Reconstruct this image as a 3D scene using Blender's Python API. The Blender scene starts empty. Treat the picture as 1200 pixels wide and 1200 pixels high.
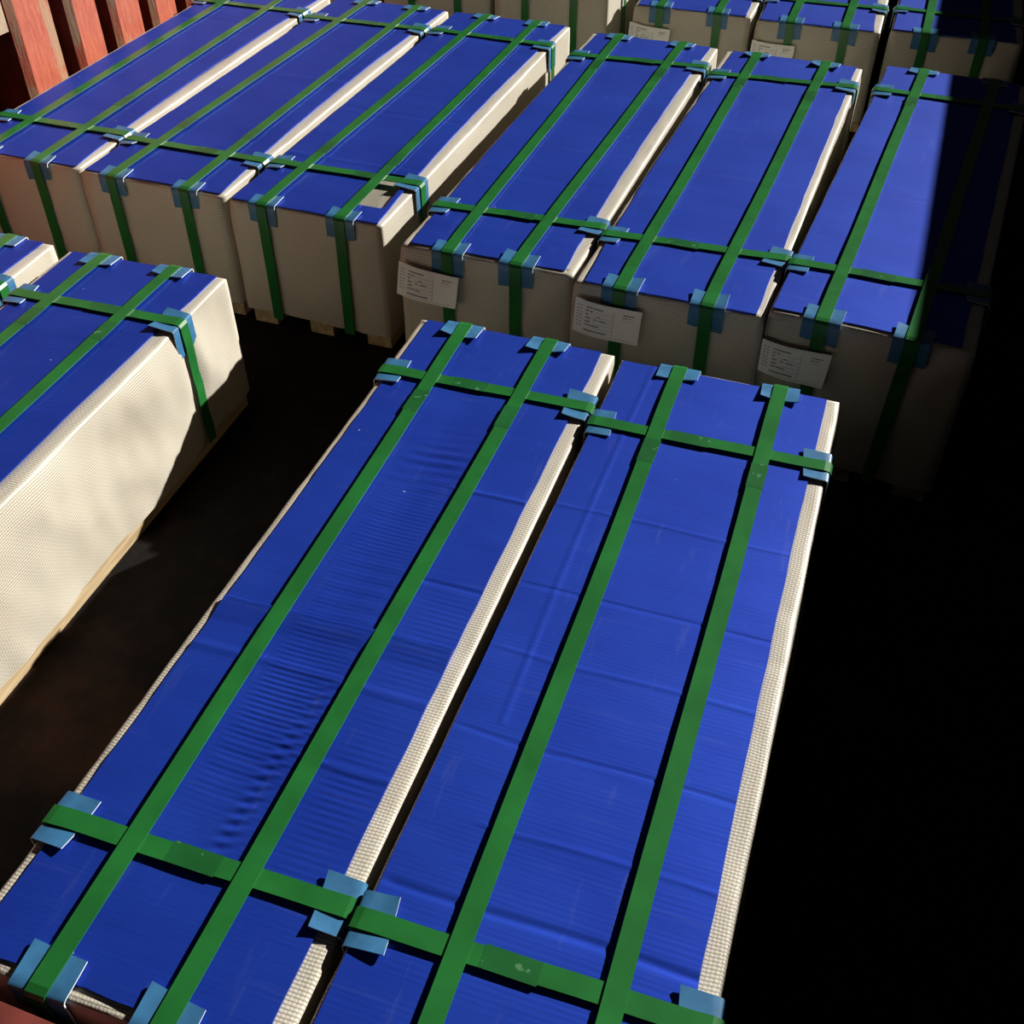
import bpy, math, random
from mathutils import Vector, Matrix, noise

# ------------------------------------------------------------------ frame, camera, light
S = 0.4                      # one plan unit (= a bundle's width) in metres
FL = 0.8425                  # mean height of the bundle tops over the floor, plan units
sc = bpy.context.scene
COL = sc.collection
YAW = -0.345                 # heading of the container's length as seen from the camera; it becomes the scene's Y axis
UX = Vector((1, 0, 0))
UY = Vector((0, 1, 0))

cam_d = bpy.data.cameras.new('camera')
cam = bpy.data.objects.new('camera', cam_d)
COL.objects.link(cam)
cam.location = (0, 0, (2.93966 + FL) * S)
cam.rotation_euler = (math.pi / 2 - 0.74051, 0.0002, -YAW)
cam_d.sensor_width = 36
cam_d.sensor_fit = 'HORIZONTAL'
cam_d.lens = 36 * 1266.48 / 1200
cam_d.clip_start = 0.02
sc.camera = cam

world = bpy.data.worlds.new('world')
sc.world = world
world.use_nodes = True
bg = world.node_tree.nodes['Background']
bg.inputs['Color'].default_value = (1.0, 0.97, 0.93, 1)
bg.inputs['Strength'].default_value = 0.011

sun_d = bpy.data.lights.new('sun', 'SUN')
sun_d.energy = 8.6
sun_d.angle = math.radians(0.53)
sun_d.color = (1.0, 0.965, 0.9)
sun = bpy.data.objects.new('sun', sun_d)
COL.objects.link(sun)
SUN = (UX * 1.0 + UY * 1.45 + Vector((0, 0, 0.745))).normalized()
sun.rotation_euler = SUN.to_track_quat('Z', 'Y').to_euler()
sun.location = SUN * 6

sc.view_settings.view_transform = 'Standard'
sc.view_settings.look = 'None'
sc.view_settings.exposure = 0.0
sc.view_settings.gamma = 1.0
sc.view_settings.use_curve_mapping = False

# ------------------------------------------------------------------ materials
def new_mat(name):
    m = bpy.data.materials.new(name)
    m.use_nodes = True
    nt = m.node_tree
    b = nt.nodes['Principled BSDF']
    return m, nt, b

def nd(nt, kind, **kw):
    n = nt.nodes.new(kind)
    for k, v in kw.items():
        if k == 'ins':
            for i, val in v.items():
                n.inputs[i].default_value = val
        else:
            setattr(n, k, v)
    return n

def math_n(nt, op, a, b=None, clamp=False):
    n = nt.nodes.new('ShaderNodeMath'); n.operation = op; n.use_clamp = clamp
    for i, v in enumerate((a, b)):
        if v is None: continue
        if isinstance(v, (int, float)): n.inputs[i].default_value = v
        else: nt.links.new(v, n.inputs[i])
    return n.outputs[0]

def mix_c(nt, fac, a, b, mode='MIX'):
    n = nt.nodes.new('ShaderNodeMix'); n.data_type = 'RGBA'; n.blend_type = mode
    if isinstance(fac, (int, float)): n.inputs[0].default_value = fac
    else: nt.links.new(fac, n.inputs[0])
    for sock, v in ((6, a), (7, b)):
        if isinstance(v, tuple): n.inputs[sock].default_value = (*v, 1)
        else: nt.links.new(v, n.inputs[sock])
    return n.outputs[2]

def ramp(nt, fac, lo, hi):
    n = nt.nodes.new('ShaderNodeMapRange')
    n.inputs[1].default_value = lo; n.inputs[2].default_value = hi
    nt.links.new(fac, n.inputs[0])
    return n.outputs[0]

def tex(nt, kind, vec, scale, **kw):
    n = nt.nodes.new(kind)
    n.inputs['Scale'].default_value = scale
    for k, v in kw.items(): n.inputs[k].default_value = v
    nt.links.new(vec, n.inputs['Vector'])
    return n

def scaled(nt, vec, s):
    n = nt.nodes.new('ShaderNodeMapping'); n.inputs['Scale'].default_value = s
    nt.links.new(vec, n.inputs['Vector'])
    return n.outputs[0]

def bump(nt, b, h, strength, dist):
    n = nt.nodes.new('ShaderNodeBump')
    n.inputs['Strength'].default_value = strength
    n.inputs['Distance'].default_value = dist
    nt.links.new(h, n.inputs['Height'])
    nt.links.new(n.outputs[0], b.inputs['Normal'])

def objco(nt):
    return nt.nodes.new('ShaderNodeTexCoord').outputs['Object']

def uvco(nt):
    return nt.nodes.new('ShaderNodeTexCoord').outputs['UV']

def mat_film():
    m, nt, b = new_mat('blue_film')
    co = objco(nt)
    sep = nt.nodes.new('ShaderNodeSeparateXYZ'); nt.links.new(co, sep.inputs[0])
    big = tex(nt, 'ShaderNodeTexNoise', co, 5.0, Detail=3.0).outputs[0]
    c = mix_c(nt, ramp(nt, big, 0.3, 0.7), (0.012, 0.050, 0.46), (0.018, 0.068, 0.54))
    # pale scuffs along and across, and dust specks
    sc1 = tex(nt, 'ShaderNodeTexNoise', scaled(nt, co, (9, 1.2, 1)), 3.0, Detail=4.0, Roughness=0.7).outputs[0]
    sc2 = tex(nt, 'ShaderNodeTexNoise', scaled(nt, co, (1.0, 14, 1)), 3.5, Detail=4.0, Roughness=0.7).outputs[0]
    scuff = math_n(nt, 'MAXIMUM', ramp(nt, sc1, 0.60, 0.78), math_n(nt, 'MULTIPLY', ramp(nt, sc2, 0.60, 0.8), 0.6))
    c = mix_c(nt, math_n(nt, 'MULTIPLY', scuff, 0.28), c, (0.16, 0.21, 0.55))
    vo = tex(nt, 'ShaderNodeTexVoronoi', co, 22.0)
    dot = math_n(nt, 'LESS_THAN', vo.outputs['Distance'], 0.035)
    vsep = nt.nodes.new('ShaderNodeSeparateColor'); nt.links.new(vo.outputs['Color'], vsep.inputs[0])
    dot = math_n(nt, 'MULTIPLY', dot, math_n(nt, 'GREATER_THAN', vsep.outputs[0], 0.8))
    c = mix_c(nt, dot, c, (0.6, 0.65, 0.8))
    nt.links.new(c, b.inputs['Base Color'])
    b.inputs['Roughness'].default_value = 0.52
    b.inputs['Metallic'].default_value = 0.62
    b.inputs['Specular IOR Level'].default_value = 0.3
    w = nt.nodes.new('ShaderNodeTexWave'); w.wave_type = 'BANDS'; w.bands_direction = 'Y'
    w.inputs['Scale'].default_value = 45; w.inputs['Distortion'].default_value = 1.2
    w.inputs['Detail'].default_value = 1.0; w.inputs['Detail Scale'].default_value = 0.6
    nt.links.new(co, w.inputs['Vector'])
    ns = tex(nt, 'ShaderNodeTexNoise', scaled(nt, co, (1.5, 10, 1)), 7.0, Detail=3.0).outputs[0]
    h = math_n(nt, 'ADD', math_n(nt, 'MULTIPLY', w.outputs['Fac'], 0.10), ns)
    bump(nt, b, h, 0.22, 0.0016)
    return m

def mat_fabric():
    m, nt, b = new_mat('woven_cream_wrap')
    uv = uvco(nt)
    co = objco(nt)
    p = 0.0048
    sep = nt.nodes.new('ShaderNodeSeparateXYZ'); nt.links.new(uv, sep.inputs[0])
    wob = tex(nt, 'ShaderNodeTexNoise', uv, 9.0, Detail=1.0).outputs[0]
    wx = math_n(nt, 'ADD', sep.outputs[0], math_n(nt, 'MULTIPLY', wob, 0.012))
    wy = math_n(nt, 'ADD', sep.outputs[1], math_n(nt, 'MULTIPLY', wob, 0.010))
    sx = math_n(nt, 'SINE', math_n(nt, 'MULTIPLY', wx, math.pi / p))
    sy = math_n(nt, 'SINE', math_n(nt, 'MULTIPLY', wy, math.pi / p))
    ax = math_n(nt, 'ABSOLUTE', sx); ay = math_n(nt, 'ABSOLUTE', sy)
    h = math_n(nt, 'MULTIPLY', ax, ay)          # one pillow per crossing of the tapes
    sg = math_n(nt, 'MULTIPLY', sx, sy)         # checker of over and under
    over = ramp(nt, sg, -0.5, 0.5)
    rows = math_n(nt, 'MULTIPLY', ay, math_n(nt, 'ADD', 0.55, math_n(nt, 'MULTIPLY', ax, 0.45)))
    gap = ramp(nt, rows, 0.05, 0.75)
    c = mix_c(nt, gap, (0.27, 0.225, 0.165), (0.68, 0.64, 0.545))
    c = mix_c(nt, math_n(nt, 'MULTIPLY', math_n(nt, 'SUBTRACT', 1.0, over), 0.18), c, (0.55, 0.48, 0.37))
    stain = tex(nt, 'ShaderNodeTexNoise', co, 6.0, Detail=4.0).outputs[0]
    c = mix_c(nt, math_n(nt, 'MULTIPLY', ramp(nt, stain, 0.5, 0.8), 0.35), c, (0.45, 0.37, 0.27))
    nt.links.new(c, b.inputs['Base Color'])
    b.inputs['Roughness'].default_value = 0.42
    b.inputs['Specular IOR Level'].default_value = 0.5
    hh = math_n(nt, 'ADD', h, math_n(nt, 'MULTIPLY', over, 0.5))
    bump(nt, b, hh, 0.22, 0.0010)
    return m

def mat_strap(name, col, emboss=False):
    m, nt, b = new_mat(name)
    co = objco(nt)
    n = tex(nt, 'ShaderNodeTexNoise', co, 14.0, Detail=3.0).outputs[0]
    c = mix_c(nt, ramp(nt, n, 0.35, 0.7), tuple(v * 0.82 for v in col), tuple(min(1, v * 1.12) for v in col))
    b.inputs['Roughness'].default_value = 0.33
    if emboss:
        w = nt.nodes.new('ShaderNodeTexWave'); w.inputs['Scale'].default_value = 150
        w.bands_direction = 'DIAGONAL'; w.inputs['Distortion'].default_value = 2.0
        nt.links.new(co, w.inputs['Vector'])
        bump(nt, b, w.outputs['Fac'], 0.2, 0.0003)
        sp = tex(nt, 'ShaderNodeTexNoise', co, 60.0, Detail=2.0).outputs[0]
        c = mix_c(nt, math_n(nt, 'MULTIPLY', ramp(nt, sp, 0.66, 0.72), 0.3), c, (0.25, 0.5, 0.3))
    nt.links.new(c, b.inputs['Base Color'])
    return m

def mat_plain(name, col, rough=0.5, var=0.15, scale=20.0, spec=0.5, metal=0.0, bmp=0.0):
    m, nt, b = new_mat(name)
    co = objco(nt)
    n = tex(nt, 'ShaderNodeTexNoise', co, scale, Detail=4.0).outputs[0]
    c = mix_c(nt, ramp(nt, n, 0.3, 0.7), tuple(v * (1 - var) for v in col), tuple(min(1, v * (1 + var)) for v in col))
    nt.links.new(c, b.inputs['Base Color'])
    b.inputs['Roughness'].default_value = rough
    b.inputs['Specular IOR Level'].default_value = spec
    b.inputs['Metallic'].default_value = metal
    if bmp: bump(nt, b, n, 0.5, bmp)
    return m

def mat_wood():
    m, nt, b = new_mat('raw_pallet_wood')
    co = objco(nt)
    g = tex(nt, 'ShaderNodeTexNoise', scaled(nt, co, (30, 2.0, 30)), 2.0, Detail=5.0, Roughness=0.65).outputs[0]
    c = mix_c(nt, ramp(nt, g, 0.3, 0.7), (0.30, 0.20, 0.10), (0.62, 0.48, 0.28))
    nt.links.new(c, b.inputs['Base Color'])
    b.inputs['Roughness'].default_value = 0.75
    bump(nt, b, g, 0.4, 0.002)
    return m

def mat_redpaint(name, wear=0.56):
    m, nt, b = new_mat(name)
    co = objco(nt)
    n1 = tex(nt, 'ShaderNodeTexNoise', scaled(nt, co, (1, 1, 0.35)), 9.0, Detail=6.0, Roughness=0.7).outputs[0]
    n2 = tex(nt, 'ShaderNodeTexNoise', scaled(nt, co, (3, 3, 0.6)), 22.0, Detail=4.0, Roughness=0.7).outputs[0]
    c = mix_c(nt, ramp(nt, n2, 0.3, 0.75), (0.36, 0.062, 0.026), (0.60, 0.15, 0.072))
    c = mix_c(nt, ramp(nt, n1, wear, wear + 0.07), c, (0.42, 0.24, 0.13))
    c = mix_c(nt, ramp(nt, n2, 0.66, 0.74), c, (0.14, 0.05, 0.03))
    nt.links.new(c, b.inputs['Base Color'])
    b.inputs['Roughness'].default_value = 0.7
    bump(nt, b, math_n(nt, 'ADD', n1, n2), 0.4, 0.004)
    return m

def mat_floor():
    m, nt, b = new_mat('dirty_floor')
    co = objco(nt)
    n1 = tex(nt, 'ShaderNodeTexNoise', co, 2.2, Detail=5.0, Roughness=0.6).outputs[0]
    n2 = tex(nt, 'ShaderNodeTexNoise', co, 16.0, Detail=5.0, Roughness=0.7).outputs[0]
    c = mix_c(nt, ramp(nt, n1, 0.53, 0.75), (0.006, 0.0045, 0.0045), (0.075, 0.032, 0.02))
    c = mix_c(nt, ramp(nt, n2, 0.5, 0.8), c, (0.022, 0.015, 0.012))
    nt.links.new(c, b.inputs['Base Color'])
    b.inputs['Roughness'].default_value = 0.85
    b.inputs['Specular IOR Level'].default_value = 0.15
    bump(nt, b, n2, 0.4, 0.004)
    return m

FILM = mat_film()
FABRIC = mat_fabric()
STRAP = mat_strap('green_strap', (0.016, 0.15, 0.030))
SEAL = mat_strap('green_strap_weld', (0.013, 0.115, 0.028), True)
GUARD = mat_plain('blue_coated_guard', (0.042, 0.16, 0.32), 0.38, 0.25, 25.0)
GEDGE = mat_plain('cut_guard_edge', (0.72, 0.80, 0.84), 0.35, 0.08)
WOOD = mat_wood()
RED = mat_redpaint('worn_red_paint', 0.55)
RAILRED = mat_plain('dull_red_rail_paint', (0.17, 0.034, 0.027), 0.7, 0.35, 14.0, 0.3, 0.0, 0.003)
REDEDGE = mat_redpaint('worn_red_edge', 0.44)
RUST_SHADE = mat_plain('rust_and_shade_steel', (0.12, 0.032, 0.02), 0.8, 0.4, 12.0, 0.2, 0.0, 0.003)  # rust tone, darkened to hold the shade of rib flanks and recesses
TAN = mat_plain('bare_weathered_board', (0.42, 0.31, 0.2), 0.8, 0.3, 18.0, 0.2, 0.0, 0.003)
FLOOR = mat_floor()
PAPER = mat_plain('label_paper', (0.90, 0.90, 0.87), 0.35, 0.03, 10.0)
INK = mat_plain('label_ink', (0.10, 0.10, 0.11), 0.6, 0.1)
DARK = mat_plain('shade_dark_wall', (0.020, 0.012, 0.010), 0.85, 0.3, 8.0, 0.1)  # near-black colour holds the deep shade of the right wall

# ------------------------------------------------------------------ mesh helpers (plan units in, metres out)
class MB:
    def __init__(self):
        self.v = []; self.f = []; self.mi = []; self.uv = []
    def add(self, vs, fs, mi=0, uvs=None):
        o = len(self.v)
        self.v += [(x * S, y * S, z * S) for x, y, z in vs]
        for k, f in enumerate(fs):
            self.f.append(tuple(i + o for i in f))
            self.mi.append(mi if isinstance(mi, int) else mi[k])
            self.uv.append(uvs[k] if uvs else None)
    def box(self, x0, x1, y0, y1, z0, z1, mi=0):
        v = [(x, y, z) for z in (z0, z1) for y in (y0, y1) for x in (x0, x1)]
        self.add(v, [(0, 2, 3, 1), (4, 5, 7, 6), (0, 1, 5, 4), (2, 6, 7, 3), (0, 4, 6, 2), (1, 3, 7, 5)], mi)
    def build(self, name, mats, parent=None, smooth=False):
        me = bpy.data.meshes.new(name)
        me.from_pydata(self.v, [], self.f)
        for m in (mats if isinstance(mats, (list, tuple)) else [mats]): me.materials.append(m)
        me.polygons.foreach_set('material_index', self.mi)
        if smooth: me.polygons.foreach_set('use_smooth', [True] * len(self.f))
        if any(u for u in self.uv):
            lay = me.uv_layers.new(name='weave')
            for p, u in zip(me.polygons, self.uv):
                if u:
                    for li, c in zip(p.loop_indices, u): lay.data[li].uv = (c[0] * S, c[1] * S)
        me.update()
        o = bpy.data.objects.new(name, me)
        COL.objects.link(o)
        if parent: o.parent = parent
        return o

def nz(*p):
    return noise.noise(Vector(p))

def fold(p):                       # sharp-crested noise: cloth creases
    return 1 - 2 * abs(noise.noise(Vector(p)))

# ------------------------------------------------------------------ parts of a bundle
def wrap_mesh(c):
    W, L, H, seed = c['W'], c['L'], c['H'], c['seed']
    hem = c.get('hem', 0.105)
    st = c.get('step', 0.05)
    r = 0.02
    pts = []                        # perimeter: x, y, outward normal, side, arc length
    e = 0.004
    def side(ax, ay, bx, by, nx, ny, name):
        ln = math.hypot(bx - ax, by - ay); n = max(6, int(ln / st))
        for i in range(n):
            t = i / n
            pts.append([ax + (bx - ax) * t, ay + (by - ay) * t, nx, ny, name, t, ln])
    side(e, e, W - e, e, 0, -1, 'F')
    side(W - e, e, W - e, L - e, 1, 0, 'R')
    side(W - e, L - e, e, L - e, 0, 1, 'B')
    side(e, L - e, e, e, -1, 0, 'L')
    n = len(pts)
    arc = [0.0]
    for i in range(1, n + 1):
        a = pts[i - 1]; b = pts[i % n]
        arc.append(arc[-1] + math.hypot(a[0] - b[0], a[1] - b[1]))
    amp = c.get('amp', {})
    zs = [H - r]
    nl = 12 if st < 0.06 else 7
    for k in range(1, nl + 1): zs.append(H - r - (H - r - hem) * (k / nl))
    rings = []
    ins = [(0.115, -0.02), (0.085, -0.005), (0.055, -0.004), (0.03, -0.004), (0.012, -0.005), (0.004, -0.010)]
    ring_uv = []
    def corner_n(i):
        x, y, nx, ny, nm, t, ln = pts[i]
        px = pts[i - 1]
        if t == 0: return ((nx + px[2]), (ny + px[3]))
        return nx, ny
    for (d, dz) in ins:
        ring = []; ru = []
        for i in range(n):
            x, y, nx, ny, nm, t, ln = pts[i]
            cx, cy = corner_n(i)
            # keep rings inside without crossing at the corners
            xx = min(max(x, d), W - d) if d > e else x
            yy = min(max(y, d), L - d) if d > e else y
            wv = 0.004 * nz(arc[i] * 4, seed, 1.3) * (d < 0.05)
            cr = 0.006 * max(0, fold((arc[i] * 3.2, d * 9, seed + 5)) - 0.45) if d < 0.08 else 0
            ring.append((xx + nx * wv, yy + ny * wv, H + dz - cr)); ru.append((xx, yy))
        rings.append(ring); ring_uv.append(ru)
    for zi, z in enumerate(zs):
        ring = []; ru = []
        depth = H - z
        for i in range(n):
            x, y, nx, ny, nm, t, ln = pts[i]
            a = amp.get(nm, 0.006)
            ramp_ = min(1.0, depth / 0.12)
            edge = min(1.0, min(t, 1 - t) * ln / 0.12)
            s = arc[i]
            dsp = a * (0.55 * nz(s * 2.1, z * 2.4, seed) + 0.5 * fold((s * 1.7 + z * 1.6, z * 1.3 - s * .8, seed + 9)) + 0.18 * nz(s * 9, z * 8, seed + 3)) * ramp_ * (0.3 + 0.7 * edge)
            dsp += a * 0.4 * ramp_
            if nm in 'FB':           # gift-wrap folds that run down from both top corners
                q = min(t, 1 - t) * ln
                k = abs(q - depth * 0.75)
                dsp += a * 0.8 * math.exp(-(k / 0.045) ** 2) * min(1, depth / 0.2)
            for sp in c['press'][nm]:
                q = x if nm in 'FB' else y
                dsp *= 1 - 0.85 * math.exp(-((q - sp) / 0.06) ** 2)
            cx, cy = corner_n(i)
            zz = z
            if zi == len(zs) - 1:
                zz += 0.02 * nz(s * 2.5, seed, 7.7)
                f = c.get('hem_fn')
                if f: zz += f(nm, t)
            ring.append((x + cx * dsp, y + cy * dsp, zz)); ru.append((s, z))
        rings.append(ring); ring_uv.append(ru)
    m = MB()
    vs = [p for rg in rings for p in rg]
    fs = []; uvs = []
    nr = len(rings)
    for k in range(nr - 1):
        top = k < len(ins)
        for i in range(n):
            j = (i + 1) % n
            fs.append((k * n + i, (k + 1) * n + i, (k + 1) * n + j, k * n + j))
            if k < len(ins) - 1:
                a = ring_uv[k]; b = ring_uv[k + 1]
                uvs.append((a[i], b[i], b[j], a[j]))
            else:
                z0 = rings[k][i][2] if k >= len(ins) else H
                z1 = ring_uv[k + 1][i][1]
                sj = arc[i + 1]
                uvs.append(((arc[i], z0), (arc[i], z1), (sj, z1), (sj, z0)))
    fs.append(tuple(range(n)))
    uvs.append(tuple(ring_uv[0]))
    # the bottom edge is doubled inwards so the hem has a thickness
    m.add(vs, fs, 0, uvs)
    return m

def sheet_mesh(c):
    W, L, H, seed = c['W'], c['L'], c['H'], c['seed']
    il, ir, jf, jb = c.get('inset', (0.03, 0.05, 0.03, 0.02))
    bl, br = c.get('bow', (0.0, 0.05))
    nx, ny = c.get('grid', (24, 90))
    hf = c.get('height')
    hole = c.get('hole')
    m = MB(); vs = []
    for j in range(ny + 1):
        ty = j / ny
        for i in range(nx + 1):
            tx = i / nx
            y = jf + (L - jf - jb) * ty
            sg = math.sin(math.pi * min(1, max(0, y / L))) ** 0.8
            x0 = il + bl * sg + 0.004 * nz(y * 5, seed, 2.2)
            x1 = W - ir - br * sg + 0.005 * nz(y * 5, seed, 5.2)
            x = x0 + (x1 - x0) * tx
            yy = y + (0.006 * nz(x * 6, seed, 8.1) if j in (0, ny) else 0)
            if hole and not callable(hole):
                hx0, hx1, hy0, hy1 = hole
            h = 0.0025 * nz(x * 1.6, y * 1.1, seed) + 0.0012 * nz(x * 3, y * 9, seed + 2)
            # the hollow between the straps, and a few creases right across
            for (yc, amp, wd, xa, xb) in c.get('creases', ()):
                if xa <= x <= xb:
                    yk = yc + 0.012 * nz(x * 3, yc, seed)
                    dd = (yy - yk) / wd
                    h += amp * math.exp(-dd * dd) * min(1, (x - xa) / 0.06 + .15, (xb - x) / 0.06 + .15)
            if hf: h += hf(x, yy)
            vs.append((x, yy, H + 0.003 + h))
    fs = []
    w = nx + 1
    for j in range(ny):
        for i in range(nx):
            a = j * w + i
            if hole:
                cx = (vs[a][0] + vs[a + 1][0]) / 2; cy = (vs[a][1] + vs[a + w][1]) / 2
                if hole[0] < cx < hole[1] and hole[2] < cy < hole[3] + 0.03 * (1 - ((cx - hole[0]) / (hole[1] - hole[0]) - .5) ** 2 * 4): continue
            fs.append((a, a + 1, a + w + 1, a + w))
    m.add(vs, fs)
    # rim: the sheet's edge turned down
    loop = [i for i in range(w)] + [j * w + nx for j in range(1, ny + 1)] + [ny * w + i for i in range(nx - 1, -1, -1)] + [j * w for j in range(ny - 1, 0, -1)]
    rv = [vs[i] for i in loop]; k = len(rv)
    lo = [(x, y, H - 0.004) for x, y, z in rv]
    m.add(rv + lo, [(i, k + i, k + (i + 1) % k, (i + 1) % k) for i in range(k)])
    return m

def ribbon(path, wid, th, wdir):
    """flat strap along a path of points; wdir = width direction; normals follow the path."""
    m = MB(); n = len(path)
    wd = Vector(wdir).normalized()
    P = [Vector(p) for p in path]
    vs = []
    for i in range(n):
        t = (P[min(i + 1, n - 1)] - P[max(i - 1, 0)]).normalized()
        nn = t.cross(wd)
        if nn.length < 1e-6: nn = Vector((0, 0, 1))
        nn.normalize()
        a = wd * (wid / 2)
        for s, k in ((-1, 0), (1, 0), (1, 1), (-1, 1)):
            vs.append(tuple(P[i] + a * s - nn * (th * (0 if k == 0 else 1))))
    fs = []
    for i in range(n - 1):
        o = i * 4; q = o + 4
        for k in range(4):
            k2 = (k + 1) % 4
            fs.append((o + k, o + k2, q + k2, q + k))
    fs += [(0, 3, 2, 1), ((n - 1) * 4, (n - 1) * 4 + 1, (n - 1) * 4 + 2, (n - 1) * 4 + 3)]
    m.add(vs, fs)
    return m

SW = 0.066                        # strap width
def strap_path(c, axis, a, b, lift, lean=(0, 0), wav=0.0):
    """axis 'y': long strap, a/b = x at the near / far end; axis 'x': cross strap, a/b = y at left / right."""
    W, L, H = c['W'], c['L'], c['H']
    ln = L if axis == 'y' else W
    e = 0.0165
    lo = 0.08
    pts = []
    def P(t, q, z):               # t along, q across
        return (q, t, z) if axis == 'y' else (t, q, z)
    for k in range(9):
        z = lo + (H - 0.03 - lo) * k / 8
        f = 1 - k / 8
        pts.append(P(-e - wav * 0.5 * abs(math.sin(k * 1.1)) * (k < 8), a + lean[0] * f + wav * math.sin(k * 1.9) * f, z))
    pts.append(P(-e, a, H - 0.005)); pts.append(P(-e * 0.6, a, H + 0.006)); pts.append(P(0.012, a, H + 0.0105))
    nmid = 14
    for k in range(1, nmid):
        t = k / nmid
        pts.append(P(ln * t, a + (b - a) * t + 0.002 * math.sin(t * 9 + c['seed']), H + 0.0105 + (lift - 0.0105) * min(1, min(t, 1 - t) * ln / 0.25)))
    pts.append(P(ln - 0.012, b, H + 0.0105)); pts.append(P(ln + e * 0.6, b, H + 0.006)); pts.append(P(ln + e, b, H - 0.005))
    for k in range(9):
        z = H - 0.03 - (H - 0.03 - lo) * k / 8
        f = k / 8
        pts.append(P(ln + e + wav * 0.5 * abs(math.sin(k * 1.1)) * (k > 0), b + lean[1] * f + wav * math.sin(k * 1.9) * f, z))
    return pts

def guard_mesh(wid, top, down, flare, rnd):
    """folded edge guard in its own frame: edge along x through the origin, top leg to +y, down leg to -z."""
    m = MB(); th = 0.005
    prof = []
    for k in range(5):
        t = 1 - k / 4
        prof.append((top * t, 0.1 * flare * t * t * top))
    prof += [(-0.005, -0.002), (-0.009, -0.008)]
    for k in range(1, 4):
        t = k / 3
        prof.append((-0.009 - flare * 0.05 * t * down, -0.008 - down * t))
    n = len(prof); nx = 4
    out = []; 
    for i in range(n):
        a = prof[max(i - 1, 0)]; b = prof[min(i + 1, n - 1)]
        ty, tz = b[0] - a[0], b[1] - a[1]; ll = math.hypot(ty, tz) or 1
        out.append((tz / ll * -1, ty / ll))        # provisional, flipped below if needed
    vs = []
    sk0, sk1 = rnd.uniform(-.012, .012), rnd.uniform(-.012, .012)
    for lay in (0, 1):
        for i in range(n):
            ny_, nz_ = out[i]
            if nz_ < 0 or (abs(nz_) < 0.3 and ny_ > 0): ny_, nz_ = -ny_, -nz_
            for j in range(nx + 1):
                tx = j / nx - 0.5
                curl = 0.07 * flare * (abs(tx) * 2) ** 2 * (prof[i][0] / top if prof[i][0] > 0 else 0)
                sk = sk0 if i == 0 else (sk1 if i == n - 1 else 0)
                y = prof[i][0] + ny_ * th * lay + (sk * tx * 2 if i == 0 else 0)
                z = prof[i][1] + nz_ * th * lay + curl + (sk * tx * 2 if i == n - 1 else 0)
                vs.append((tx * wid, y, z))
    fs = []; mi = []
    w = nx + 1; o = n * w
    for i in range(n - 1):
        for j in range(nx):
            a = i * w + j
            fs.append((o + a, o + a + 1, o + a + w + 1, o + a + w)); mi.append(0)
            fs.append((a, a + w, a + w + 1, a + 1)); mi.append(0)
    for j in range(nx):
        for i in (0, n - 1):
            a = i * w + j
            fs.append((a, a + 1, o + a + 1, o + a)); mi.append(1)
    for i in range(n - 1):
        for j in (0, nx):
            a = i * w + j
            fs.append((a, a + w, o + a + w, o + a)); mi.append(1)
    m.add(vs, fs, mi)
    return m

def put_guard(c, root, side, pos, rnd, wid=None, top=None, down=None, flare=None):
    W, L, H = c['W'], c['L'], c['H']
    g = guard_mesh(wid or rnd.uniform(.17, .195), top or rnd.uniform(.095, .12), down or rnd.uniform(.10, .125),
                   rnd.uniform(.05, .16) if flare is None else flare, rnd)
    o = g.build('corner_guard', [GUARD, GEDGE], root, True)
    o.data.set_sharp_from_angle(angle=0.6)
    ang = {'F': 0, 'R': math.pi / 2, 'B': math.pi, 'L': -math.pi / 2}[side]
    x, y = {'F': (pos, 0), 'B': (pos, L), 'L': (0, pos), 'R': (W, pos)}[side]
    o.location = (x * S, y * S, (H + 0.0045) * S)
    o.rotation_euler = (0, 0, ang + rnd.uniform(-.05, .05))
    return o

def seal_mesh(axis, t0, t1, q0, z, rnd):
    m = MB()
    n = 9
    path = []
    for k in range(n):
        t = t0 + (t1 - t0) * k / (n - 1)
        zz = z
        path.append((q0, t, zz) if axis == 'y' else (t, q0, zz))
    return ribbon(path, SW + 0.006, 0.004, (1, 0, 0) if axis == 'y' else (0, -1, 0))

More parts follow.
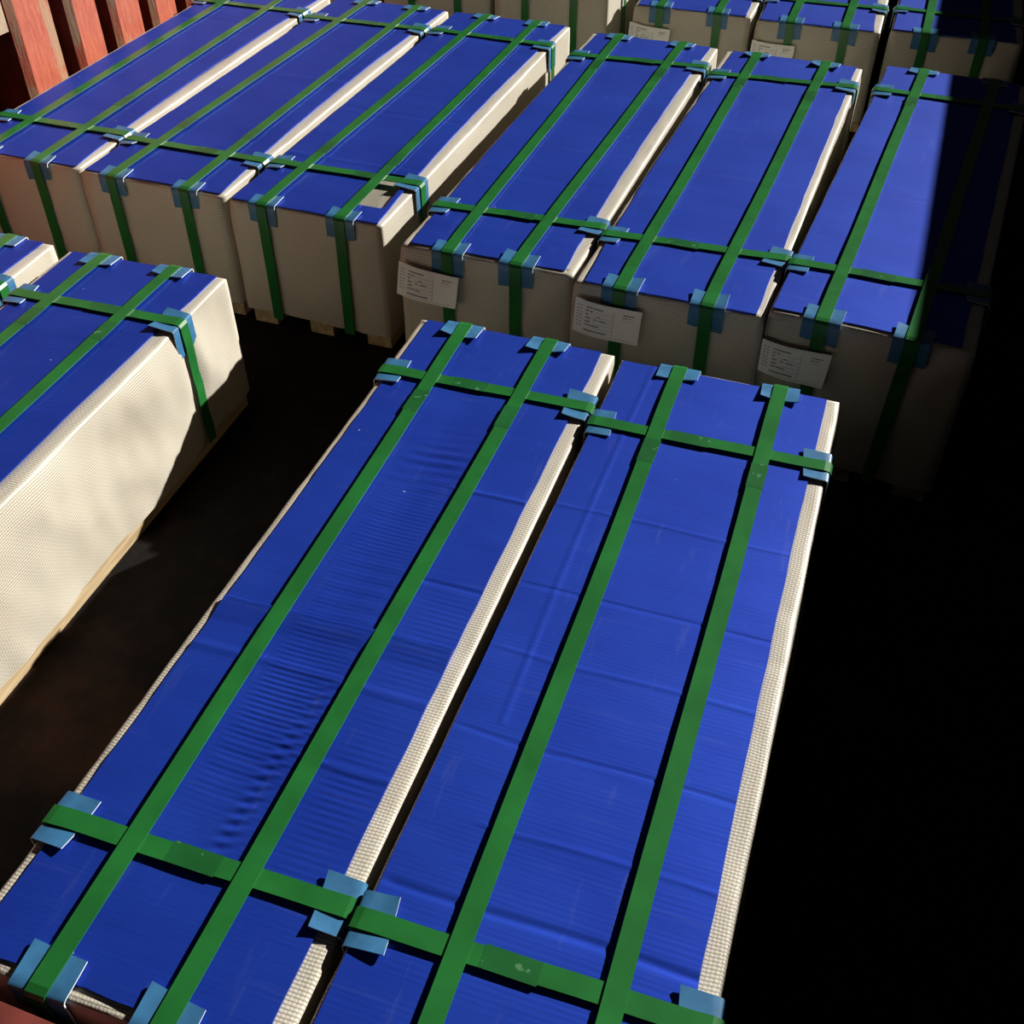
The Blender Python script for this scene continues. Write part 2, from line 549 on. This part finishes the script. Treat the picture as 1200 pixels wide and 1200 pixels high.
def label_parts(c, root, corners, rnd):
    """paper sticker hanging on the near face; corners TL, TR, BR, BL as (x, depth below top)."""
    H = c['H']
    tl, tr, br, bl = [Vector((p[0], p[1], 0)) for p in corners]
    def pos(u, v, off):
        p = (tl * (1 - u) + tr * u) * (1 - v) + (bl * (1 - u) + br * u) * v
        bow = 0.012 * math.sin(u * math.pi) + 0.004 * math.sin(u * 7)
        return (p.x, -0.034 - 0.03 * v - bow - off, H + p.y - 0.006 * math.sin(u * math.pi))
    m = MB(); nu = 10; nv = 3
    vs = []
    for off in (0, 0.003):
        vs += [pos(i / nu, j / nv, off) for j in range(nv + 1) for i in range(nu + 1)]
    w = nu + 1; o = w * (nv + 1); fs = []
    for j in range(nv):
        for i in range(nu):
            a = j * w + i
            fs.append((o + a, o + a + w, o + a + w + 1, o + a + 1)); fs.append((a, a + 1, a + w + 1, a + w))
    lp = list(range(w)) + [j * w + nu for j in range(1, nv + 1)] + [nv * w + i for i in range(nu - 1, -1, -1)] + [j * w for j in range(nv - 1, 0, -1)]
    for i in range(len(lp)):
        a, b = lp[i], lp[(i + 1) % len(lp)]
        fs.append((a, o + a, o + b, b))
    m.add(vs, fs)
    lab = m.build('label', PAPER, root, False)
    p = MB()
    def dash(u0, u1, v0, v1):
        k = max(1, int((u1 - u0) * 12))
        for q in range(k):
            a = u0 + (u1 - u0) * q / k; b = u0 + (u1 - u0) * (q + 1) / k
            p.add([pos(a, v0, .0042), pos(b, v0, .0042), pos(b, v1, .0042), pos(a, v1, .0042)], [(0, 3, 2, 1)])
    def text(u0, u1, v, hgt=0.035):
        u = u0
        while u < u1:
            wdt = rnd.uniform(.008, .016)
            dash(u, min(u + wdt, u1), v, v + hgt * rnd.uniform(.75, 1)); u += wdt + 0.005
    for r_ in range(7):
        v = 0.16 + r_ * 0.095
        text(0.045, 0.075, v, .03); text(0.095, 0.12, v, .03)
    text(0.19, 0.44, 0.14, .045)
    text(0.185, 0.225, 0.24, .05); text(0.245, 0.285, 0.24, .05)
    text(0.185, 0.225, 0.34, .05); text(0.36, 0.41, 0.37, .035)
    text(0.185, 0.26, 0.45, .05); text(0.31, 0.36, 0.46, .035); text(0.40, 0.50, 0.47, .035)
    text(0.185, 0.26, 0.56, .05)
    text(0.18, 0.40, 0.66, .045)
    text(0.18, 0.53, 0.82, .055)
    for v in (0.28, 0.40, 0.51, 0.62, 0.73): dash(0.30, 0.60, v, v + .006)
    dash(0.60, 0.604, 0.18, 0.9); dash(0.18, 0.92, 0.93, .936)
    text(0.74, 0.90, 0.16, .04); text(0.74, 0.80, 0.24, .035); text(0.82, 0.85, 0.24, .035)
    dash(0.70, 0.70 + .19, 0.34, .346)
    p.build('label_print', INK, lab)

def make_bundle(c):
    W, L, H = c['W'], c['L'], c['H']
    rnd = random.Random(int(c['seed'] * 100))
    root = bpy.data.objects.new('sheet_bundle', None)
    COL.objects.link(root)
    root.empty_display_size = 0.1
    root.location = (c['x'] * S, c['y'] * S, 0)
    root.rotation_euler = (0, 0, c['yaw'])
    root['label'] = c['label']; root['category'] = 'sheet bundle'; root['group'] = 'strapped sheet bundles in the container'
    # pallet
    for x in (0.015, W / 2 - 0.08, W - 0.175):
        m = MB(); m.box(x, x + 0.16, 0.03, L - 0.02, 0.0, 0.10)
        m.build('pallet_runner', WOOD, root)
    for k in range(5):
        y = 0.04 + (L - 0.28) * k / 4
        m = MB(); m.box(0.02, W - 0.02, y, y + 0.2, 0.1, 0.14)
        m.build('pallet_board', WOOD, root)
    cross = c.get('cross', ((0.50, 0.52), (3.04, 3.05)))
    longs = c.get('long', ((0.27, 0.25), (0.70, 0.72)))
    c['press'] = dict(F=[a for a, b in longs], B=[b for a, b in longs], L=[a for a, b in cross], R=[b for a, b in cross])
    wrap_mesh(c).build('woven_wrap', FABRIC, root, True)
    sheet_mesh(c).build('blue_cover_sheet', FILM, root, True)
    cross = c.get('cross', ((0.50, 0.52), (3.04, 3.05)))
    longs = c.get('long', ((0.27, 0.25), (0.70, 0.72)))
    zc, zl = c.get('lift', (0.009, 0.0145))
    lean = c.get('lean', 0.0)
    for k, (a, b) in enumerate(cross):
        s = ribbon(strap_path(c, 'x', a, b, zc, (0, rnd.uniform(-.02, .02)), c.get('wav', 0.0)), SW, 0.005, (0, -1, 0)).build('cross_strap', STRAP, root)
        t0 = c.get('cseal', (0.40, 0.42))[k % 2]; q = a + (b - a) * (t0 + .08) / W
        seal_mesh('x', t0, t0 + 0.17, q, H + zc + 0.0015, rnd).build('strap_weld', SEAL, s)
        if c.get('gcross', True):
            put_guard(c, root, 'L', a, rnd); put_guard(c, root, 'R', b, rnd, **c.get('gR', {}))
    for k, (a, b) in enumerate(longs):
        s = ribbon(strap_path(c, 'y', a, b, zl, (lean + rnd.uniform(-.012, .012), 0)), SW, 0.005, (1, 0, 0)).build('long_strap', STRAP, root)
        t0 = c.get('lseal', 2.78) + rnd.uniform(-.03, .03)
        q = a + (b - a) * (t0 + .08) / L
        seal_mesh('y', t0, t0 + 0.16, q, H + zl + 0.0015, rnd).build('strap_weld', SEAL, s)
        put_guard(c, root, 'F', a, rnd, **c.get('gF', {})); put_guard(c, root, 'B', b, rnd, **c.get('gB', {}))
    if 'tag' in c: label_parts(c, root, c['tag'], rnd)
    return root

# ------------------------------------------------------------------ the setting
def struct(o):
    o['kind'] = 'structure'
    return o
def place(o):
    return o

U0, U1, V0, V1 = -6.15, 2.2, 0.62, 13.5
m = MB(); n = 20
m.box(U0 - .3, U1 + .3, V0 - .1, V1 + .1, -0.25, 0.0)
struct(place(m.build('floor', FLOOR)))

# left wall: steel sheet with upright hat-section ribs
WT = FL + 1.5
m = MB(); m.box(U0 - 0.12, U0, V0, V1, 0, WT)
wl = struct(place(m.build('wall_left', RUST_SHADE)))
def rib(v0, v1, z0, z1, mat, uf=-5.83, bev=0.06, jag=0.0):
    m = MB()
    d = 0.03
    prof = [(U0, v0), (uf - d, v0), (uf, v0 + bev), (uf, v1 - 0.03), (uf - .03, v1), (U0, v1)]   # flank, bevel, face, flank
    k = len(prof); nz_ = 6
    vs = []
    for j in range(nz_ + 1):
        z = z0 + (z1 - z0) * j / nz_
        for i, (u, v) in enumerate(prof):
            dd = 0.004 * nz(v0 * 3 + i, z * 4, 3.1)
            zz = z + (jag * nz(i * 1.7, v0, 4.4) if j == 0 else 0)
            vs.append((u + (dd if 0 < i < k - 1 else 0), v + dd, zz))
    fs = []
    for j in range(nz_):
        for i in range(k - 1):
            a = j * k + i
            fs.append((a, a + k, a + k + 1, a + 1))
    fs.append(tuple(range(k))); fs.append(tuple(nz_ * k + i for i in range(k - 1, -1, -1)))
    mi = [((2, 1, 0, 0, 2)[q % 5] if q < nz_ * (k - 1) else 0) for q in range(len(fs))]  # flank faces take the dark slot: their shade is in the colour
    m.add(vs, fs, mi)
    o = m.build('wall_rib', [mat, TAN if mat is not RED else REDEDGE, RUST_SHADE], wl)
    return o
fixed = [(5.22, 5.72), (6.10, 6.53), (6.68, 7.02), (7.16, 7.52), (7.65, 7.99)]
rest = [(0.75 + .5 * k, 1.12 + .5 * k) for k in range(9)] + [(8.15 + .5 * k, 8.50 + .5 * k) for k in range(10)]
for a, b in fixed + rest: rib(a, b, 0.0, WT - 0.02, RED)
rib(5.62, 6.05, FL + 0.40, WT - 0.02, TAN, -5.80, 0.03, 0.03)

# right wall, just outside the picture; its top edge throws the long straight shade
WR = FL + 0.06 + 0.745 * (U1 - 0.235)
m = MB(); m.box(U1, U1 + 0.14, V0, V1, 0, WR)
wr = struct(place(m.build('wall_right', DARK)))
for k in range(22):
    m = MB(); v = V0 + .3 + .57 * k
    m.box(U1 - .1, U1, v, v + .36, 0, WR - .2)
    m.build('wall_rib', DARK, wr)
m = MB(); m.box(U0, U1, V1, V1 + .14, 0, WT)
struct(place(m.build('wall_back', RUST_SHADE)))
m = MB(); m.box(U0, U1, V0 - .02, 0.735, 0, FL - 0.06)
struct(place(m.build('wall_front', RAILRED)))

# ------------------------------------------------------------------ the bundles
def A_height(x, y):
    """the near left cover sheet has pulled into cross wrinkles between its straps"""
    h = 0.0
    # the folded tuck that crosses the whole width
    t = (y - 1.50 - 0.03 * (x - 0.5)) / 0.09
    if -1.3 < t < 0: h += 0.011 * (1 + t / 1.3) ** 1.0
    def win(v, a, b, s): return max(0.0, min(1.0, (v - a) / s, (b - v) / s))
    # between the straps
    wx = win(x, 0.335, 0.645, 0.05)
    wy = win(y, 0.42, 2.75, 0.3)
    cx = 0.585 - 0.025 * math.sin(y * 3)
    ridge = math.exp(-((x - cx) / 0.032) ** 2) * win(y, 0.42, 1.3, .15)
    wob = nz(x * 2.5, y * 1.4, 3.0)
    ph = y * (2 * math.pi / 0.0225) + 2.5 * wob
    strong = 0.4 + 0.6 * win(y, 0.45, 1.45, .3)
    pat = max(0.0, 0.55 + 0.9 * nz(x * 1.6, y * 2.2, 8.8))
    h += wx * wy * strong * 0.00125 * math.sin(ph) * pat * (1 - 0.7 * ridge)
    h += wx * wy * 0.0012 * math.sin(y * (2 * math.pi / 0.075) + 3 * nz(x * 2, y * 2, 4.4)) * max(0, nz(x * 2, y * 3, 1.8) + .2)
    pr = (y - 0.55 * abs(x - cx) * (1 if x > cx else -0.4)) * (2 * math.pi / 0.043) + 1.5 * wob
    h += ridge * 0.0042 * math.sin(pr) * (0.7 + 0.6 * nz(y * 4, 2.0, 1.0))
    # right of the second strap, weaker
    wr_ = win(x, 0.72, 0.98, 0.08) * win(y, 0.25, 1.9, 0.3)
    h += wr_ * 0.0008 * math.sin(y * (2 * math.pi / 0.026) + 2 * nz(x * 2, y * 2, 1.0)) * max(0, 0.4 + 1.1 * nz(x * 2, y * 2.5, 6.1))
    # far end: a few diagonal pulls
    h += win(x, .3, .66, .1) * win(y, 2.2, 2.75, .15) * 0.0022 * math.sin((y - 0.12 * x) * (2 * math.pi / 0.06)) * (.5 + nz(y * 5, x * 2, 2.2))
    # taut strip that rises beside the straps
    h -= 0.004 * win(x, 0.3, 0.65, 0.15) * win(y, .3, 3.2, .4)
    return h

def B_height(x, y):
    h = 0.0012 * math.sin(y * (2 * math.pi / 0.02)) * 0.35
    h += 0.002 * max(0, 1 - abs(x - 0.16 - 0.01 * math.sin(y * 2)) / 0.012) * (y > 1.3)
    return h

def creases(rnd, n, W, L, amp=0.004):
    out = []
    for k in range(n):
        y = rnd.uniform(.3, L - .3); a = rnd.uniform(-1, 1)
        xa, xb = rnd.choice([(0, W), (0, W), (0, .6), (.3, W)])
        out.append((y, amp * a, rnd.uniform(.008, .02), xa, xb))
    return out

LEN = 3.5305
def B_(x, y, W, yaw, dz, label, seed, **kw):
    cs, sn = math.cos(-YAW), math.sin(-YAW)
    c = dict(x=x * cs - y * sn, y=x * sn + y * cs, W=W, L=LEN, H=FL + dz, yaw=yaw - YAW, label=label, seed=seed)
    r = random.Random(int(seed * 10))
    c['creases'] = creases(r, 5, W, LEN)
    c.update(kw)
    return make_bundle(c)

near = (110, 1000)
B_(-1.598, 1.409, 1.023, -0.3275, -0.055, 'blue-topped bundle in front with wrinkled cover film, beside the red rail', 1.1,
   inset=(.04, .065, .045, .012), bow=(0.0, .005), grid=near, height=A_height, step=0.025, long=((0.303, 0.244), (0.684, 0.694)),
   cross=((0.479, 0.494), (3.04, 3.056)), cseal=(.42, .36), amp={'R': 0.016, 'L': .008, 'F': .006, 'B': .004}, creases=[(1.25, .003, .02, 0, 1), (1.8, -.003, .012, .68, 1), (2.35, .004, .012, .6, 1), (.93, .003, .012, .6, 1.0)],
   gB=dict(flare=.2))
B_(-0.616, 1.019, 1.039, -0.3309, -0.036, 'smooth blue-topped bundle in front, right of the wrinkled one', 2.3,
   inset=(.012, .06, .03, .02), bow=(0.0, .012), grid=(90, 420), height=B_height, step=0.025, long=((0.317, 0.288), (0.764, 0.765)),
   cross=((0.522, 0.544), (2.999, 3.011)), cseal=(.38, .36), amp={'R': 0.026, 'L': .006, 'F': .006, 'B': .005},
   creases=[(2.42, .003, .006, 0, 1.1), (1.95, -.003, .006, 0, 1.1), (1.62, .0025, .006, 0, 1.1), (1.25, -.003, .006, 0, 1.1), (.93, .0025, .006, .2, 1.1), (.66, -.004, .012, 0, 1.1)])
B_(-0.605, 5.304, 0.98, -0.3538, 0.060, 'labelled bundle in the middle row, leftmost of the three with white labels facing the gap', 3.2,
   inset=(.05, .055, .035, .012), bow=(-.03, .035), long=((0.277, 0.23), (0.668, 0.72)), cross=((0.484, 0.547), (3.006, 3.093)), cseal=(.42, .45),
   step=.035, amp={'F': .022, 'R': .007, 'L': .006, 'B': .006}, tag=[(0.0, -.081), (.352, -.118), (.338, -.296), (-.012, -.269)])
B_(0.318, 4.894, 0.985, -0.3678, 0.075, 'labelled bundle in the middle row with scuffed pale blue top, between two labelled ones', 4.4,
   inset=(.055, .045, .012, .012), bow=(-.035, .0), long=((0.246, 0.232), (0.698, 0.731)), cross=((0.524, 0.60), (3.018, 3.12)), cseal=(.35, .36),
   step=.035, amp={'F': .022, 'R': .016, 'L': .004, 'B': .006}, tag=[(.025, -.067), (.381, -.084), (.375, -.265), (.021, -.248)],
   creases=[(2.10, .006, .008, .2, 1), (2.6, -.003, .01, 0, 1), (1.2, .003, .02, 0, 1)], gB=dict(flare=.25))
B_(1.257, 4.567, 0.972, -0.4097, 0.103, 'labelled bundle in the middle row, half in the dark shade by the right wall', 5.7,
   inset=(.012, .07, .035, .01), bow=(0, .0), long=((0.259, 0.26), (0.683, 0.735)), cross=((0.499, 0.553), (3.03, 3.06)), cseal=(.35, .4),
   step=.035, amp={'F': .02, 'R': .012, 'L': .005, 'B': .006}, tag=[(0.0, -.142), (.345, -.15), (.334, -.331), (.005, -.308)], lean=-.01)
B_(-3.626, 6.680, 0.99, -0.3316, -0.001, 'unlabelled bundle against the red left wall, back left row', 6.1,
   inset=(.04, .03, .03, .02), bow=(0, .07), long=((0.279, 0.243), (0.694, 0.662)), cross=((0.533, 0.529), (3.043, 3.045)), cseal=(.42, .45), lseal=.9,
   amp={'F': .018, 'R': .008, 'L': .006, 'B': .006})
B_(-2.663, 6.337, 1.0, -0.3472, -0.005, 'middle bundle of the back left row, no label, deep blue top', 7.5,
   inset=(.01, .025, .032, .015), bow=(0, .065), long=((0.229, 0.29), (0.745, 0.735)), cross=((0.503, 0.501), (2.99, 3.03)), cseal=(.5, .45), lseal=.74,
   amp={'F': .018, 'R': .008, 'L': .006, 'B': .006})
B_(-1.671, 5.950, 0.986, -0.3492, 0.002, 'bundle in the back left row with a square torn hole in its blue cover', 8.8,
   inset=(.01, .03, .018, .015), bow=(0, .055), long=((0.221, 0.29), (0.729, 0.721)), cross=((0.532, 0.553), (3.06, 3.04)), cseal=(.55, .5), lseal=.74,
   hole=(.725, .905, .185, .60), grid=(60, 160), step=.035, amp={'F': .016, 'R': .008, 'L': .006, 'B': .006}, gR=dict(top=.12, down=.16))
def d_hem(nm, t):
    if nm == 'R': return 0.012 * nz(t * 22, 1.5, 2.5)
    return 0.0
B_(-3.502, 2.008, 0.972, -0.3042, -0.014, 'bundle at the left edge of the photo with its whole woven side in sunlight', 9.3,
   inset=(.035, .05, .012, .012), bow=(0, .045), long=((0.197, 0.235), (0.633, 0.667)), cross=((0.50, 0.50), (3.05, 3.049)), cseal=(.38, .46),
   step=.03, hem_fn=d_hem, amp={'F': .018, 'R': .034, 'L': .006, 'B': .008}, wav=.006, creases=[(2.2, .004, .01, .3, 1), (1.9, .003, .02, .2, 1), (2.75, -.003, .01, 0, 1)], gR=dict(top=.12, down=.15, flare=.2))
B_(-4.498, 2.34, 0.985, -0.2881, -0.012, 'bundle at the far left edge with only its far corner in view', 10.6,
   inset=(.03, .06, .012, .012), bow=(0, .03), amp={'F': .01, 'R': .01, 'L': .006, 'B': .006})
B_(1.024, 9.528, 0.975, -0.3407, -0.022, 'labelled bundle in the top right row, leftmost, its label partly behind the middle row', 11.4,
   inset=(.03, .04, .012, .012), long=((0.222, 0.24), (0.703, 0.72)), amp={'F': .022, 'R': .006, 'L': .006, 'B': .006}, tag=[(-.02, -.127), (.33, -.157), (.32, -.335), (-.025, -.30)])
B_(1.985, 9.158, 0.975, -0.3252, -0.022, 'labelled bundle in the top right row, second from its left end', 12.9,
   inset=(.02, .05, .012, .012), long=((0.272, 0.30), (0.701, 0.73)), cross=((.55, .564), (3.04, 3.04)), amp={'F': .022, 'R': .006, 'L': .006, 'B': .006}, tag=[(-.01, -.148), (.34, -.162), (.33, -.34), (-.015, -.325)])
B_(3.002, 8.903, 1.0, -0.3328, -0.02, 'bundle at the top right corner, half in shade, no label in view', 13.7,
   inset=(.02, .05, .02, .012), long=((0.27, 0.30), (0.698, 0.70)), cross=((.522, .50), (3.04, 3.04)), amp={'F': .018, 'R': .006, 'L': .006, 'B': .006})
def world_uv(u, v):
    return u * math.cos(YAW) - v * math.sin(YAW), u * math.sin(YAW) + v * math.cos(YAW)
for u, lab, sd in ((-3.455, 'rightmost bundle behind the back left row, with a sunlit sliver of side', 14.2),
                   (-4.51, 'middle bundle of those behind the back left row, only its near face in view', 15.8),
                   (-5.56, 'leftmost bundle behind the back left row, nearly hidden, toward the red wall', 16.5)):
    x, y = world_uv(u, 9.2)
    B_(x, y, 0.99, YAW, 0.12, lab, sd, amp={'F': .022, 'R': .008, 'L': .006, 'B': .006}, step=.06)
